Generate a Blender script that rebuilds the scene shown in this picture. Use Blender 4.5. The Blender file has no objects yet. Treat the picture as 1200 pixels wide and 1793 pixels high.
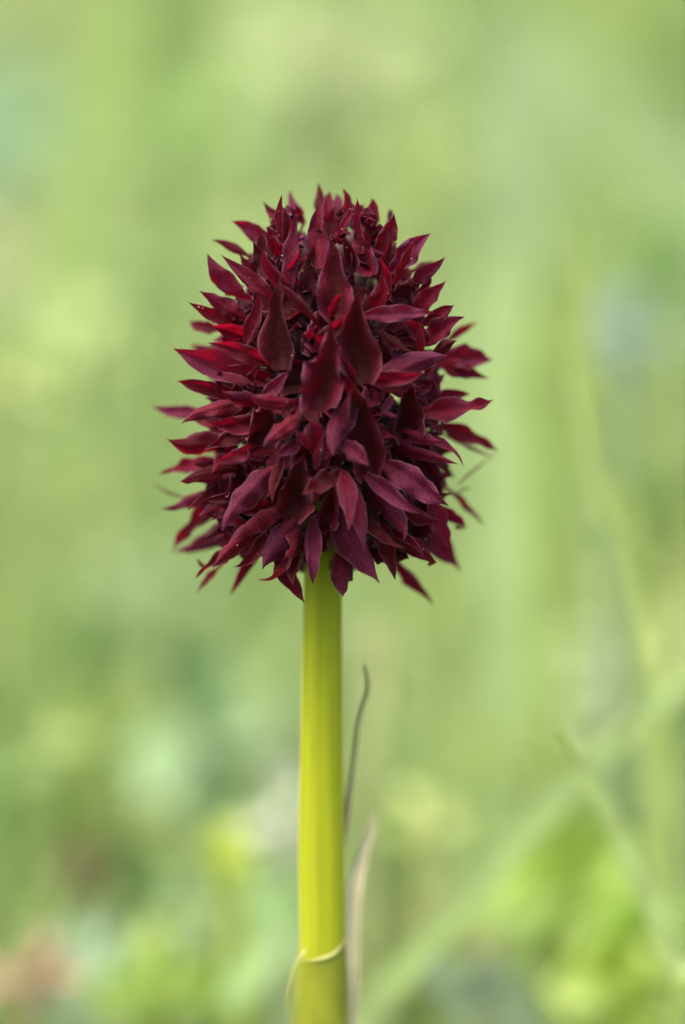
import bpy, math, random
import numpy as np
from mathutils import Vector, Matrix

random.seed(7)
rng = np.random.default_rng(7)
scene = bpy.context.scene
C = scene.collection
scene.unit_settings.system = 'METRIC'
scene.unit_settings.scale_length = 0.01          # one unit is one centimetre
scene.unit_settings.length_unit = 'CENTIMETERS'

# ------------------------------------------------------------------ camera
U = 0.0034                       # centimetres per photo pixel at the flower
PITCH = math.radians(8.0)
DIST = 26.0
AIM = Vector((0.116, 0.0, 10.05))
cam_data = bpy.data.cameras.new('camera')
cam = bpy.data.objects.new('camera', cam_data)
C.objects.link(cam)
VIEW = Vector((0, math.cos(PITCH), -math.sin(PITCH)))
CAM = AIM - VIEW * DIST
cam.location = CAM
cam.rotation_euler = (math.pi / 2 - PITCH, 0, 0)
cam_data.sensor_fit = 'VERTICAL'
cam_data.sensor_height = 23.6
cam_data.sensor_width = 15.8
cam_data.lens = 23.6 * DIST / (1793 * U)
cam_data.clip_start = 0.5
cam_data.clip_end = 30000
cam_data.dof.use_dof = True
cam_data.dof.focus_distance = DIST - 0.58
APERTURE = 1.1                  # lens opening in centimetres
cam_data.dof.aperture_fstop = cam_data.lens * 1e-3 / APERTURE
scene.camera = cam

# ------------------------------------------------------------------ light
SUN_EL, SUN_AZ = math.radians(68), math.radians(-132)   # azimuth measured from +Y towards +X
world = bpy.data.worlds.new('World')
scene.world = world
world.use_nodes = True
wn = world.node_tree
sky = wn.nodes.new('ShaderNodeTexSky')
sky.sky_type = 'NISHITA'
sky.sun_disc = False
sky.sun_elevation = SUN_EL
sky.sun_rotation = SUN_AZ
sky.air_density = 1.0
sky.dust_density = 6.0
sky.ozone_density = 0.6
bg = wn.nodes['Background']
bg.inputs['Strength'].default_value = 0.15
wn.links.new(sky.outputs[0], bg.inputs['Color'])

sun_data = bpy.data.lights.new('sun', 'SUN')
sun_data.energy = 1.5
sun_data.angle = math.radians(60)
sun_data.color = (1.0, 0.93, 0.80)
sun = bpy.data.objects.new('sun', sun_data)
C.objects.link(sun)
sun_dir = Vector((math.sin(SUN_AZ) * math.cos(SUN_EL), math.cos(SUN_AZ) * math.cos(SUN_EL), math.sin(SUN_EL)))
sun.rotation_euler = (-sun_dir).to_track_quat('-Z', 'Y').to_euler()

scene.view_settings.view_transform = 'Standard'
scene.view_settings.look = 'None'
scene.view_settings.gamma = 1.0
scene.view_settings.use_curve_mapping = False
scene.view_settings.exposure = 2.8
scene.render.engine = 'CYCLES'
scene.cycles.use_denoising = True
scene.cycles.max_bounces = 8
scene.cycles.diffuse_bounces = 5
scene.cycles.transmission_bounces = 6
scene.cycles.sample_clamp_indirect = 6

# ------------------------------------------------------------------ helpers
RIGHT = Vector((1, 0, 0))
UPV = RIGHT.cross(VIEW)


def at(px, py, y):
    """point on the sight line of a photo pixel at world depth y"""
    d = VIEW * DIST + RIGHT * ((px - 600) * U) + UPV * (-(py - 896.5) * U)
    t = (y - CAM.y) / d.y
    return CAM + d * t


def px_size(y):
    """centimetres per photo pixel at world depth y"""
    return U * (y - CAM.y) / (-CAM.y)


def ground_z(x, y):
    x = np.asarray(x, float); y = np.asarray(y, float)
    s = 0.5 * (y + np.sqrt(y * y + 25.0))                 # smooth ramp
    far = 0.5 * ((y - 900) + np.sqrt((y - 900) ** 2 + 300 ** 2)) 
    return 0.17 * s - 0.11 * far + 0.25 * np.sin(x * 0.21 + 1.0) * np.cos(y * 0.17) + 0.9 * np.sin(x * 0.03) * np.sin(y * 0.027 + 1)


def mesh_obj(name, verts, faces, mat, parent=None, attrs=None, smooth=True):
    me = bpy.data.meshes.new(name)
    me.from_pydata([tuple(v) for v in verts], [], faces)
    if smooth:
        me.polygons.foreach_set('use_smooth', [True] * len(me.polygons))
    for k, vals in (attrs or {}).items():
        a = me.attributes.new(k, 'FLOAT', 'POINT')
        a.data.foreach_set('value', np.asarray(vals, dtype=np.float32))
    me.materials.append(mat)
    me.update()
    o = bpy.data.objects.new(name, me)
    C.objects.link(o)
    if parent is not None:
        o.parent = parent
    return o


def tag(o, label=None, cat=None, group=None, kind=None):
    if label: o['label'] = label
    if cat: o['category'] = cat
    if group: o['group'] = group
    if kind: o['kind'] = kind
    return o


def empty(name, loc):
    o = bpy.data.objects.new(name, None)
    C.objects.link(o)
    o.location = loc
    o.empty_display_size = 0.3
    return o


def keep_local(o, root):
    """verts given in world coordinates, parent root sits at root.location"""
    loc = root.location
    p = root.parent
    off = Vector(loc)
    while p is not None:
        off += p.location
        p = p.parent
    o.data.transform(Matrix.Translation(-off))


def new_mat(name):
    m = bpy.data.materials.new(name)
    m.use_nodes = True
    nt = m.node_tree
    nt.nodes.clear()
    return m, nt, nt.nodes, nt.links


# ------------------------------------------------------------------ materials
def petal_material():
    m, nt, N, L = new_mat('petal')
    out = N.new('ShaderNodeOutputMaterial')
    tone = N.new('ShaderNodeAttribute'); tone.attribute_name = 'tone'
    edge = N.new('ShaderNodeAttribute'); edge.attribute_name = 'edge'
    along = N.new('ShaderNodeAttribute'); along.attribute_name = 'along'
    tc = N.new('ShaderNodeTexCoord')
    n1 = N.new('ShaderNodeTexNoise'); n1.inputs['Scale'].default_value = 9; n1.inputs['Detail'].default_value = 5
    n2 = N.new('ShaderNodeTexNoise'); n2.inputs['Scale'].default_value = 95; n2.inputs['Detail'].default_value = 2
    L.new(tc.outputs['Object'], n1.inputs['Vector']); L.new(tc.outputs['Object'], n2.inputs['Vector'])
    # tone: 0 dark maroon, 0.5 crimson, 1 mauve
    add = N.new('ShaderNodeMath'); add.operation = 'MULTIPLY_ADD'
    L.new(n1.outputs['Fac'], add.inputs[0]); add.inputs[1].default_value = 0.42
    L.new(tone.outputs['Fac'], add.inputs[2])
    sub = N.new('ShaderNodeMath'); sub.operation = 'SUBTRACT'; sub.inputs[1].default_value = 0.21
    L.new(add.outputs[0], sub.inputs[0])
    cr = N.new('ShaderNodeValToRGB')
    e = cr.color_ramp.elements
    e[0].position = 0.0; e[0].color = (0.0085, 0.0004, 0.0007, 1)
    e[1].position = 1.0; e[1].color = (0.032, 0.0045, 0.0150, 1)
    q = e.new(0.35); q.color = (0.0160, 0.0007, 0.0016, 1)
    q = e.new(0.47); q.color = (0.036, 0.0009, 0.0042, 1)
    q = e.new(0.62); q.color = (0.0250, 0.0018, 0.0058, 1)
    L.new(sub.outputs[0], cr.inputs['Fac'])
    # fine papillae speckle
    spk = N.new('ShaderNodeMapRange'); spk.inputs['From Min'].default_value = 0.3; spk.inputs['From Max'].default_value = 0.7
    spk.inputs['To Min'].default_value = 0.45; spk.inputs['To Max'].default_value = 1.7
    L.new(n2.outputs['Fac'], spk.inputs['Value'])
    mul = N.new('ShaderNodeMix'); mul.data_type = 'RGBA'; mul.blend_type = 'MULTIPLY'; mul.inputs['Factor'].default_value = 1
    L.new(cr.outputs['Color'], mul.inputs['A']); L.new(spk.outputs['Result'], mul.inputs['B'])
    # margin: paler violet grey line with the rim highlight painted in, tips darker
    em = N.new('ShaderNodeMapRange'); em.inputs['From Min'].default_value = 0.88; em.inputs['From Max'].default_value = 1.0
    em.inputs['To Max'].default_value = 0.85
    L.new(edge.outputs['Fac'], em.inputs['Value'])
    mg = N.new('ShaderNodeMix'); mg.data_type = 'RGBA'
    L.new(em.outputs['Result'], mg.inputs['Factor'])
    L.new(mul.outputs['Result'], mg.inputs['A']); mg.inputs['B'].default_value = (0.052, 0.022, 0.032, 1)
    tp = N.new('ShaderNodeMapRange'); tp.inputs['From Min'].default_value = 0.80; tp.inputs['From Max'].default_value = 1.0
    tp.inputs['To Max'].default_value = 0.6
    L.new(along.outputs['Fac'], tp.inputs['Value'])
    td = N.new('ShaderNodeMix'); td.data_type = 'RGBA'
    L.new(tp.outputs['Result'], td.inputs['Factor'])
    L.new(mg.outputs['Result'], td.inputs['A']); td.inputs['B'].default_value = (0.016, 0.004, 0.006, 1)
    p = N.new('ShaderNodeBsdfPrincipled')
    L.new(td.outputs['Result'], p.inputs['Base Color'])
    p.inputs['Roughness'].default_value = 0.66
    p.inputs['Specular IOR Level'].default_value = 0.045
    p.inputs['Sheen Weight'].default_value = 0.03
    p.inputs['Sheen Roughness'].default_value = 0.4
    p.inputs['Sheen Tint'].default_value = (0.62, 0.42, 0.66, 1)
    bmp = N.new('ShaderNodeBump'); bmp.inputs['Strength'].default_value = 0.6; bmp.inputs['Distance'].default_value = 0.009
    L.new(n2.outputs['Fac'], bmp.inputs['Height'])
    bmp2 = N.new('ShaderNodeBump'); bmp2.inputs['Strength'].default_value = 0.5; bmp2.inputs['Distance'].default_value = 0.03
    L.new(n1.outputs['Fac'], bmp2.inputs['Height']); L.new(bmp2.outputs[0], bmp.inputs['Normal'])
    L.new(bmp.outputs[0], p.inputs['Normal'])
    t = N.new('ShaderNodeBsdfTranslucent'); t.inputs['Color'].default_value = (0.22, 0.0015, 0.012, 1)
    mx = N.new('ShaderNodeMixShader')
    th = N.new('ShaderNodeAttribute'); th.attribute_name = 'thin'
    L.new(th.outputs['Fac'], mx.inputs[0])
    L.new(p.outputs[0], mx.inputs[1]); L.new(t.outputs[0], mx.inputs[2]); L.new(mx.outputs[0], out.inputs['Surface'])
    return m


def leaf_material(name, col, trans=0.35, rough=0.5, var=0.25, clear=0.0):
    m, nt, N, L = new_mat(name)
    out = N.new('ShaderNodeOutputMaterial')
    tc = N.new('ShaderNodeTexCoord')
    n1 = N.new('ShaderNodeTexNoise'); n1.inputs['Scale'].default_value = 3.0; n1.inputs['Detail'].default_value = 4
    L.new(tc.outputs['Object'], n1.inputs['Vector'])
    mr = N.new('ShaderNodeMapRange'); mr.inputs['From Min'].default_value = 0.3; mr.inputs['From Max'].default_value = 0.7
    mr.inputs['To Min'].default_value = 1 - var; mr.inputs['To Max'].default_value = 1 + var
    L.new(n1.outputs['Fac'], mr.inputs['Value'])
    mul = N.new('ShaderNodeMix'); mul.data_type = 'RGBA'; mul.blend_type = 'MULTIPLY'; mul.inputs['Factor'].default_value = 1
    mul.inputs['A'].default_value = (*col, 1); L.new(mr.outputs['Result'], mul.inputs['B'])
    p = N.new('ShaderNodeBsdfPrincipled'); p.inputs['Roughness'].default_value = rough
    p.inputs['Specular IOR Level'].default_value = 0.3
    L.new(mul.outputs['Result'], p.inputs['Base Color'])
    t = N.new('ShaderNodeBsdfTranslucent')
    L.new(mul.outputs['Result'], t.inputs['Color'])
    mx = N.new('ShaderNodeMixShader'); mx.inputs[0].default_value = trans
    L.new(p.outputs[0], mx.inputs[1]); L.new(t.outputs[0], mx.inputs[2])
    if clear:                                            # thin papery membrane
        tr = N.new('ShaderNodeBsdfTransparent'); m2 = N.new('ShaderNodeMixShader'); m2.inputs[0].default_value = clear
        L.new(mx.outputs[0], m2.inputs[1]); L.new(tr.outputs[0], m2.inputs[2]); mx = m2
    L.new(mx.outputs[0], out.inputs['Surface'])
    return m


def grass_material():
    m, nt, N, L = new_mat('meadow_grass')
    out = N.new('ShaderNodeOutputMaterial')
    a = N.new('ShaderNodeAttribute'); a.attribute_name = 'tone'
    cr = N.new('ShaderNodeValToRGB'); e = cr.color_ramp.elements
    e[0].position = 0; e[0].color = (0.060, 0.115, 0.020, 1)
    e[1].position = 1; e[1].color = (0.240, 0.235, 0.105, 1)
    for pos, c in ((0.25, (0.085, 0.145, 0.026)), (0.45, (0.115, 0.170, 0.060)), (0.65, (0.150, 0.195, 0.045)), (0.85, (0.160, 0.200, 0.085))):
        q = e.new(pos); q.color = (*c, 1)
    L.new(a.outputs['Fac'], cr.inputs['Fac'])
    p = N.new('ShaderNodeBsdfPrincipled'); p.inputs['Roughness'].default_value = 0.5
    p.inputs['Specular IOR Level'].default_value = 0.3
    t = N.new('ShaderNodeBsdfTranslucent')
    L.new(cr.outputs['Color'], p.inputs['Base Color']); L.new(cr.outputs['Color'], t.inputs['Color'])
    mx = N.new('ShaderNodeMixShader'); mx.inputs[0].default_value = 0.4
    L.new(p.outputs[0], mx.inputs[1]); L.new(t.outputs[0], mx.inputs[2]); L.new(mx.outputs[0], out.inputs['Surface'])
    return m


def ground_material():
    m, nt, N, L = new_mat('mossy_soil')
    out = N.new('ShaderNodeOutputMaterial')
    tc = N.new('ShaderNodeTexCoord')
    n1 = N.new('ShaderNodeTexNoise'); n1.inputs['Scale'].default_value = 0.35; n1.inputs['Detail'].default_value = 9
    n1.inputs['Roughness'].default_value = 0.7
    L.new(tc.outputs['Object'], n1.inputs['Vector'])
    cr = N.new('ShaderNodeValToRGB'); e = cr.color_ramp.elements
    e[0].position = 0.3; e[0].color = (0.045, 0.055, 0.018, 1)
    e[1].position = 0.7; e[1].color = (0.10, 0.14, 0.045, 1)
    L.new(n1.outputs['Fac'], cr.inputs['Fac'])
    p = N.new('ShaderNodeBsdfPrincipled'); p.inputs['Roughness'].default_value = 0.9
    L.new(cr.outputs['Color'], p.inputs['Base Color'])
    b = N.new('ShaderNodeBump'); b.inputs['Strength'].default_value = 0.6; b.inputs['Distance'].default_value = 0.4
    L.new(n1.outputs['Fac'], b.inputs['Height']); L.new(b.outputs[0], p.inputs['Normal'])
    L.new(p.outputs[0], out.inputs['Surface'])
    return m


def stem_material():
    m, nt, N, L = new_mat('orchid_stem')
    out = N.new('ShaderNodeOutputMaterial')
    ridge = N.new('ShaderNodeAttribute'); ridge.attribute_name = 'ridge'
    along = N.new('ShaderNodeAttribute'); along.attribute_name = 'along'
    tc = N.new('ShaderNodeTexCoord')
    mp = N.new('ShaderNodeMapping'); mp.inputs['Scale'].default_value = (22, 22, 0.9)
    L.new(tc.outputs['Object'], mp.inputs['Vector'])
    n = N.new('ShaderNodeTexNoise'); n.inputs['Scale'].default_value = 1.0; n.inputs['Detail'].default_value = 4
    L.new(mp.outputs[0], n.inputs['Vector'])
    cr = N.new('ShaderNodeValToRGB'); e = cr.color_ramp.elements
    e[0].position = 0.3; e[0].color = (0.128, 0.146, 0.005, 1)
    e[1].position = 0.7; e[1].color = (0.166, 0.182, 0.007, 1)
    L.new(n.outputs['Fac'], cr.inputs['Fac'])
    # shadow under the flower head painted on the stem as deeper green
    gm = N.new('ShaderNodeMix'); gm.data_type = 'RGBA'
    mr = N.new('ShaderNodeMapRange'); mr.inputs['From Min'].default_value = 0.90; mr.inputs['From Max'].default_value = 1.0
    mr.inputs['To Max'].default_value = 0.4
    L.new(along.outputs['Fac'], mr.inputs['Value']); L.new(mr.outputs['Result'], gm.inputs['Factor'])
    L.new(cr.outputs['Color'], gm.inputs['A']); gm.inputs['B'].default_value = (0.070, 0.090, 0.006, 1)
    rk = N.new('ShaderNodeMix'); rk.data_type = 'RGBA'
    m2 = N.new('ShaderNodeMapRange'); m2.inputs['From Min'].default_value = 1.02; m2.inputs['From Max'].default_value = 1.10
    L.new(along.outputs['Fac'], m2.inputs['Value']); L.new(m2.outputs['Result'], rk.inputs['Factor'])
    L.new(gm.outputs['Result'], rk.inputs['A']); rk.inputs['B'].default_value = (0.018, 0.012, 0.006, 1)
    # ridges tinged purple brown
    rm = N.new('ShaderNodeMix'); rm.data_type = 'RGBA'
    L.new(ridge.outputs['Fac'], rm.inputs['Factor'])
    L.new(rk.outputs['Result'], rm.inputs['A']); rm.inputs['B'].default_value = (0.12, 0.075, 0.03, 1)
    p = N.new('ShaderNodeBsdfPrincipled'); p.inputs['Roughness'].default_value = 0.55
    p.inputs['Specular IOR Level'].default_value = 0.05
    p.inputs['Subsurface Weight'].default_value = 0.7; p.inputs['Subsurface Radius'].default_value = (0.14, 0.14, 0.04)
    p.inputs['Subsurface Scale'].default_value = 1.0
    L.new(rm.outputs['Result'], p.inputs['Base Color'])
    b = N.new('ShaderNodeBump'); b.inputs['Strength'].default_value = 0.25; b.inputs['Distance'].default_value = 0.01
    L.new(n.outputs['Fac'], b.inputs['Height']); L.new(b.outputs[0], p.inputs['Normal'])
    L.new(p.outputs[0], out.inputs['Surface'])
    return m


PETAL = petal_material()
STEM = stem_material()
GRASS = grass_material()
OVARY = leaf_material('ovary', (0.026, 0.008, 0.008), 0.1, 0.8)
BRACT = leaf_material('bract', (0.035, 0.012, 0.022), 0.2)
POLLEN = leaf_material('pollen', (0.34, 0.22, 0.14), 0.1)
SHEATH = leaf_material('sheath', (0.180, 0.200, 0.016), 0.35, clear=0.42)
SHEATH_RIM = leaf_material('sheath_rim', (0.25, 0.255, 0.07), 0.4)
WISP = leaf_material('withered_tip', (0.105, 0.086, 0.040), 0.2)
DRYTIP = leaf_material('dry_leaf_tip', (0.225, 0.200, 0.105), 0.3)

# ------------------------------------------------------------------ ground
def build_ground():
    n = 120
    s = np.linspace(-1, 1, n)
    xs = np.sign(s) * (np.abs(s) ** 3.2) * 9000
    ys = np.sign(s) * (np.abs(s) ** 3.2) * 9000
    X, Y = np.meshgrid(xs, ys)
    Z = ground_z(X, Y)
    V = np.stack([X, Y, Z], -1).reshape(-1, 3)
    F = [(j * n + i, j * n + i + 1, (j + 1) * n + i + 1, (j + 1) * n + i) for j in range(n - 1) for i in range(n - 1)]
    o = mesh_obj('ground', V, F, ground_material())
    tag(o, 'green mossy meadow ground rising gently behind the flower', None, None, 'structure')


build_ground()


# ------------------------------------------------------------------ meadow grass (stuff)
def build_grass():
    pts = []
    def scatter(n, x0, x1, y0, y1):
        pts.append(np.stack([rng.uniform(x0, x1, n), rng.uniform(y0, y1, n)], -1))
    scatter(9000, -45, 45, -22, 6)
    scatter(15000, -40, 40, 6, 40)
    scatter(22000, -70, 70, 40, 130)
    scatter(18000, -130, 130, 130, 330)
    P = np.concatenate(pts)
    n = len(P)
    x, y = P[:, 0], P[:, 1]
    gz = ground_z(x, y)
    h = rng.uniform(2.6, 6.2, n) * rng.uniform(0.7, 1.15, n)
    near = np.clip((y + 2) / 16.0, 0, 1)
    h = np.where(y < 14, h * (0.42 + 0.58 * near), h)
    h = np.where(y < 1, np.minimum(h, 2.6), h)
    h = np.where(y > 60, h * 1.35, h)
    w = rng.uniform(0.10, 0.26, n) * np.where(y > 60, 1.8, 1.0)
    az = rng.uniform(0, 2 * np.pi, n)
    lean = rng.uniform(0.1, 0.75, n)
    # patches of tone over the meadow
    f = (np.sin(x * 0.23 + 0.8) * np.cos(y * 0.11 + 2) + 0.6 * np.sin(x * 0.6 - y * 0.21)) * 0.11
    tone = np.clip(rng.normal(0.45, 0.21, n) + f, 0.0, 1.0)
    K = 5
    t = np.linspace(0, 1, K)
    dirx, diry = np.cos(az), np.sin(az)
    sx, sy = -diry, dirx
    cx = x[:, None] + dirx[:, None] * (lean * h)[:, None] * t ** 2
    cy = y[:, None] + diry[:, None] * (lean * h)[:, None] * t ** 2
    cz = gz[:, None] - 0.1 + h[:, None] * (t - 0.28 * lean[:, None] * t ** 3)
    ww = 0.5 * w[:, None] * np.array([0.8, 1.0, 0.85, 0.5, 0.04])
    L = np.stack([cx - sx[:, None] * ww, cy - sy[:, None] * ww, cz], -1)
    R = np.stack([cx + sx[:, None] * ww, cy + sy[:, None] * ww, cz], -1)
    V = np.stack([L, R], 2).reshape(-1, 3).astype(np.float32)
    base = np.arange(n)[:, None] * (2 * K)
    quads = []
    for k in range(K - 1):
        quads.append(np.stack([base[:, 0] + 2 * k, base[:, 0] + 2 * k + 1, base[:, 0] + 2 * k + 3, base[:, 0] + 2 * k + 2], -1))
    Q = np.stack(quads, 1).reshape(-1, 4).astype(np.int32)
    me = bpy.data.meshes.new('grass')
    me.vertices.add(len(V)); me.vertices.foreach_set('co', V.ravel())
    me.loops.add(Q.size); me.loops.foreach_set('vertex_index', Q.ravel())
    me.polygons.add(len(Q))
    me.polygons.foreach_set('loop_start', np.arange(0, Q.size, 4, dtype=np.int32))
    me.update(calc_edges=True)
    me.polygons.foreach_set('use_smooth', np.ones(len(Q), dtype=bool))
    a = me.attributes.new('tone', 'FLOAT', 'POINT')
    a.data.foreach_set('value', np.repeat(tone, 2 * K).astype(np.float32))
    me.materials.append(GRASS)
    o = bpy.data.objects.new('grass', me); C.objects.link(o)
    tag(o, 'short soft green meadow grass covering the whole slope', 'grass', None, 'stuff')


build_grass()


# ------------------------------------------------------------------ individual background plants
def lin(c):
    return tuple(((v / 255) / 12.92 if v / 255 <= 0.04045 else ((v / 255 + 0.055) / 1.055) ** 2.4) for v in c)


GAIN = 2.6
_mats = {}


def plant_mat(rgb, y=0):
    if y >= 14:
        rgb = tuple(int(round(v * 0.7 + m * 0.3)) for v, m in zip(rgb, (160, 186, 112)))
    key = tuple(rgb)
    if key not in _mats:
        c = lin(rgb)
        _mats[key] = leaf_material('foliage_%02x%02x%02x' % key, tuple(v / GAIN for v in c), 0.4)
    return _mats[key]


def bez(pts, n):
    """smooth curve through the given points (Catmull-Rom)"""
    P = [np.array(p, float) for p in pts]
    P = [2 * P[0] - P[1]] + P + [2 * P[-1] - P[-2]]
    segs = len(P) - 3
    out = []
    for i in range(n):
        s = i / (n - 1) * segs
        k = min(int(s), segs - 1); t = s - k
        a, b, c, d = P[k:k + 4]
        out.append(0.5 * (2 * b + (c - a) * t + (2 * a - 5 * b + 4 * c - d) * t * t + (3 * b - a - 3 * c + d) * t ** 3))
    return np.array(out)


def ribbon(path, widths, normal, fold=0.10):
    """blade with a folded midrib along path; widths at equal steps"""
    n = len(path)
    V, F = [], []
    nv = 5
    for i in range(n):
        t = path[min(i + 1, n - 1)] - path[max(i - 1, 0)]
        t /= np.linalg.norm(t) + 1e-9
        nn = np.array(normal, float); nn -= t * nn.dot(t); nn /= np.linalg.norm(nn) + 1e-9
        s = np.cross(t, nn)
        w = np.interp(i / (n - 1), np.linspace(0, 1, len(widths)), widths)
        for j in range(nv):
            v = -1 + 2 * j / (nv - 1)
            V.append(path[i] + s * v * w * 0.5 + nn * abs(v) * w * 0.5 * fold)
    for i in range(n - 1):
        for j in range(nv - 1):
            a = i * nv + j
            F.append((a, a + 1, a + nv + 1, a + nv))
    return V, F


def rooted(p):
    """a root point in the ground under p"""
    x, y = p[0], p[1]
    return Vector((x, y, float(ground_z(x, y)) - 0.05))


def blade(label, pix, y, widths, rgb, group=None, name='tall_grass', cat='grass', y_tip=None, tip_rgb=None, root=True):
    """single blade through photo points pix (low to tip), standing at depth y and rooted in the ground"""
    y *= 1.4
    k = len(pix)
    ys = [y + ((y_tip if y_tip is not None else y) - y) * i / max(k - 1, 1) for i in range(k)]
    pts = [at(px, py, yy) for (px, py), yy in zip(pix, ys)]
    w = [wd * px_size(y) for wd in widths]
    if root:
        d = (pts[0] - pts[1])
        g = float(ground_z(pts[0].x, pts[0].y))
        drop = pts[0].z - g
        side = Vector((d.x, d.y, 0)) * (0.35 * drop / max(abs(d.z), 0.6 * d.length, 1e-3))
        r = pts[0] + side
        r.z = float(ground_z(r.x, r.y)) - 0.1
        pts = [r] + pts
        w = [w[0] * 0.8] + w
    path = bez(pts, 22)
    # widths follow the points' own spacing
    V, F = ribbon(path, w, -VIEW + Vector((random.uniform(-.3, .3), 0, random.uniform(0, .4))))
    base = pts[0]
    root_o = empty(name, base)
    tag(root_o, label, cat, group, 'thing')
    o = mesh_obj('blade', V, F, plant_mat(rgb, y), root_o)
    keep_local(o, root_o)
    return root_o


def leaf_mesh_data(L, W, mat, seed, tip=1.0):
    r = random.Random(seed)
    n, nv = 9, 5
    V, F = [], []
    bend = r.uniform(-0.35, 0.25)
    for i in range(n):
        u = i / (n - 1)
        w = W * 0.5 * (math.sin(math.pi * min(1, (u * 0.93 + 0.04))) ** 0.75)
        for j in range(nv):
            v = -1 + 2 * j / (nv - 1)
            V.append((v * w, u * L, bend * L * u * u + 0.22 * abs(v) * w + 0.03 * L * math.sin(9 * u + 3 * v)))
    for i in range(n - 1):
        for j in range(nv - 1):
            a = i * nv + j
            F.append((a, a + 1, a + nv + 1, a + nv))
    me = bpy.data.meshes.new('leaf')
    me.from_pydata(V, [], F)
    me.polygons.foreach_set('use_smooth', [True] * len(F))
    me.materials.append(mat)
    return me


def leafy(label, px, py, y, rx, ry, rgb, n=7, name='leafy_plant', cat='plant', seed=0, group=None, size=1.0, slim=0.55):
    """plant whose leaf cluster stands at the photo point; rx, ry are the cluster radii in photo pixels"""
    r = random.Random(seed * 77 + int(px) + int(py) * 3)
    y *= 1.4
    c = at(px, py, y)
    s = px_size(y)
    base = rooted(c)
    root = empty(name, base)
    tag(root, label, cat, group)
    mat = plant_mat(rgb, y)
    L = max(rx, ry) * s * 1.15 * size
    meshes = [leaf_mesh_data(L * r.uniform(0.85, 1.1), L * slim * r.uniform(0.85, 1.15), mat, seed + i) for i in range(3)]
    # stalk
    hub = c - Vector((0, 0, ry * s * 0.4))
    path = bez([base, base * 0.5 + hub * 0.5 + Vector((r.uniform(-.2, .2), r.uniform(-.2, .2), 0)), hub, c + Vector((0, 0, ry * s * 0.4))], 10)
    V, F = tube(path, [0.06] * 9 + [0.03], 6)
    st = mesh_obj('stalk', V, F, mat, root); keep_local(st, root)
    for i in range(n):
        a = 2 * math.pi * (i + r.uniform(-.3, .3)) / n
        q = Vector((math.cos(a) * rx * s * r.uniform(0.0, 0.35), r.uniform(-.35, .35) * rx * s, math.sin(a) * ry * s * r.uniform(0.0, 0.4)))
        o = bpy.data.objects.new('leaf', meshes[i % 3]); C.objects.link(o); o.parent = root
        fwd = Vector((math.cos(a) * rx, r.uniform(-.4, .4) * rx, math.sin(a) * ry + 0.15 * ry)).normalized()
        nrm = (-VIEW + Vector((r.uniform(-.5, .5), 0, r.uniform(0.0, .9)))).normalized()
        xx = fwd.cross(nrm).normalized(); nrm = xx.cross(fwd).normalized()
        M = Matrix((xx, fwd, nrm)).transposed().to_4x4()
        M.translation = (c + q) - base
        o.matrix_local = M
    return root


def tube(path, radii, seg=8):
    V, F = [], []
    n = len(path)
    ref = np.array([0, -1.0, 0.02])
    for i in range(n):
        t = path[min(i + 1, n - 1)] - path[max(i - 1, 0)]
        t = t / (np.linalg.norm(t) + 1e-9)
        a = ref - t * ref.dot(t)
        if np.linalg.norm(a) < 1e-3: a = np.array([1.0, 0, 0]) - t * t[0]
        a /= np.linalg.norm(a); b = np.cross(t, a)
        for j in range(seg):
            th = 2 * math.pi * j / seg
            V.append(path[i] + (a * math.cos(th) + b * math.sin(th)) * radii[min(i, len(radii) - 1)])
    for i in range(n - 1):
        for j in range(seg):
            k = (j + 1) % seg
            F.append((i * seg + j, i * seg + k, (i + 1) * seg + k, (i + 1) * seg + j))
    F.append(tuple(range(seg - 1, -1, -1)))
    F.append(tuple((n - 1) * seg + j for j in range(seg)))
    return V, F


G1 = 'blurred grass blades behind the orchid'
G2 = 'blurred leafy plants behind the orchid'
leafy('yellow green bushy plant at the left edge beside the middle of the flower head', 15, 690, 10, 75, 90, (170, 188, 98), 8, seed=1, group=G2)
leafy('light green plant just right of the yellow green bush at the left', 125, 610, 14, 55, 80, (164, 186, 98), 6, seed=2, group=G2)
leafy('pale straw coloured plant in the upper left, below the light vertical streak', 70, 470, 22, 90, 110, (190, 190, 130), 7, seed=3, group=G2)
leafy('mid green plant in the gap left of the upper flower head', 285, 470, 14, 55, 60, (115, 155, 62), 6, seed=4, group=G2)
leafy('glaucous blue green plant at the upper left edge', -10, 240, 28, 90, 130, (130, 172, 130), 7, seed=5, group=G2)
leafy('mid green plant above and left of the flower head', 330, 215, 30, 110, 70, (130, 172, 75), 7, seed=6, group=G2)
leafy('cream green flowering plant above the flower head', 590, 110, 30, 150, 80, (182, 196, 130), 9, seed=7, group=G2)
leafy('olive green plant right above the flower head', 775, 280, 22, 80, 70, (132, 150, 58), 7, seed=8, group=G2)
leafy('olive plant in the top right corner', 1090, 70, 30, 110, 90, (132, 156, 58), 7, seed=9, group=G2)
leafy('deep green plant at the right edge above the blue grey patch', 1150, 480, 14, 50, 70, (95, 142, 45), 7, seed=10, group=G2)
leafy('blue grey leafy plant beside the tall grass blade on the right', 1090, 585, 9, 52, 62, (116, 144, 122), 7, seed=11, group=G2)
leafy('dark green wedge of leaves at the right edge beside the lower flower head', 1150, 920, 10, 40, 75, (100, 135, 40), 6, seed=12, group=G2)
leafy('pale feathery plant right of the stem', 1065, 1200, 12, 65, 90, (200, 215, 165), 8, seed=13, group=G2)
leafy('yellowish plant at the right edge below the dark wedge', 1195, 1060, 12, 35, 110, (190, 200, 110), 6, seed=14, group=G2)
leafy('olive plant at the left below the yellow green bush', 120, 890, 16, 70, 60, (138, 160, 70), 7, seed=15, group=G2)
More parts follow.
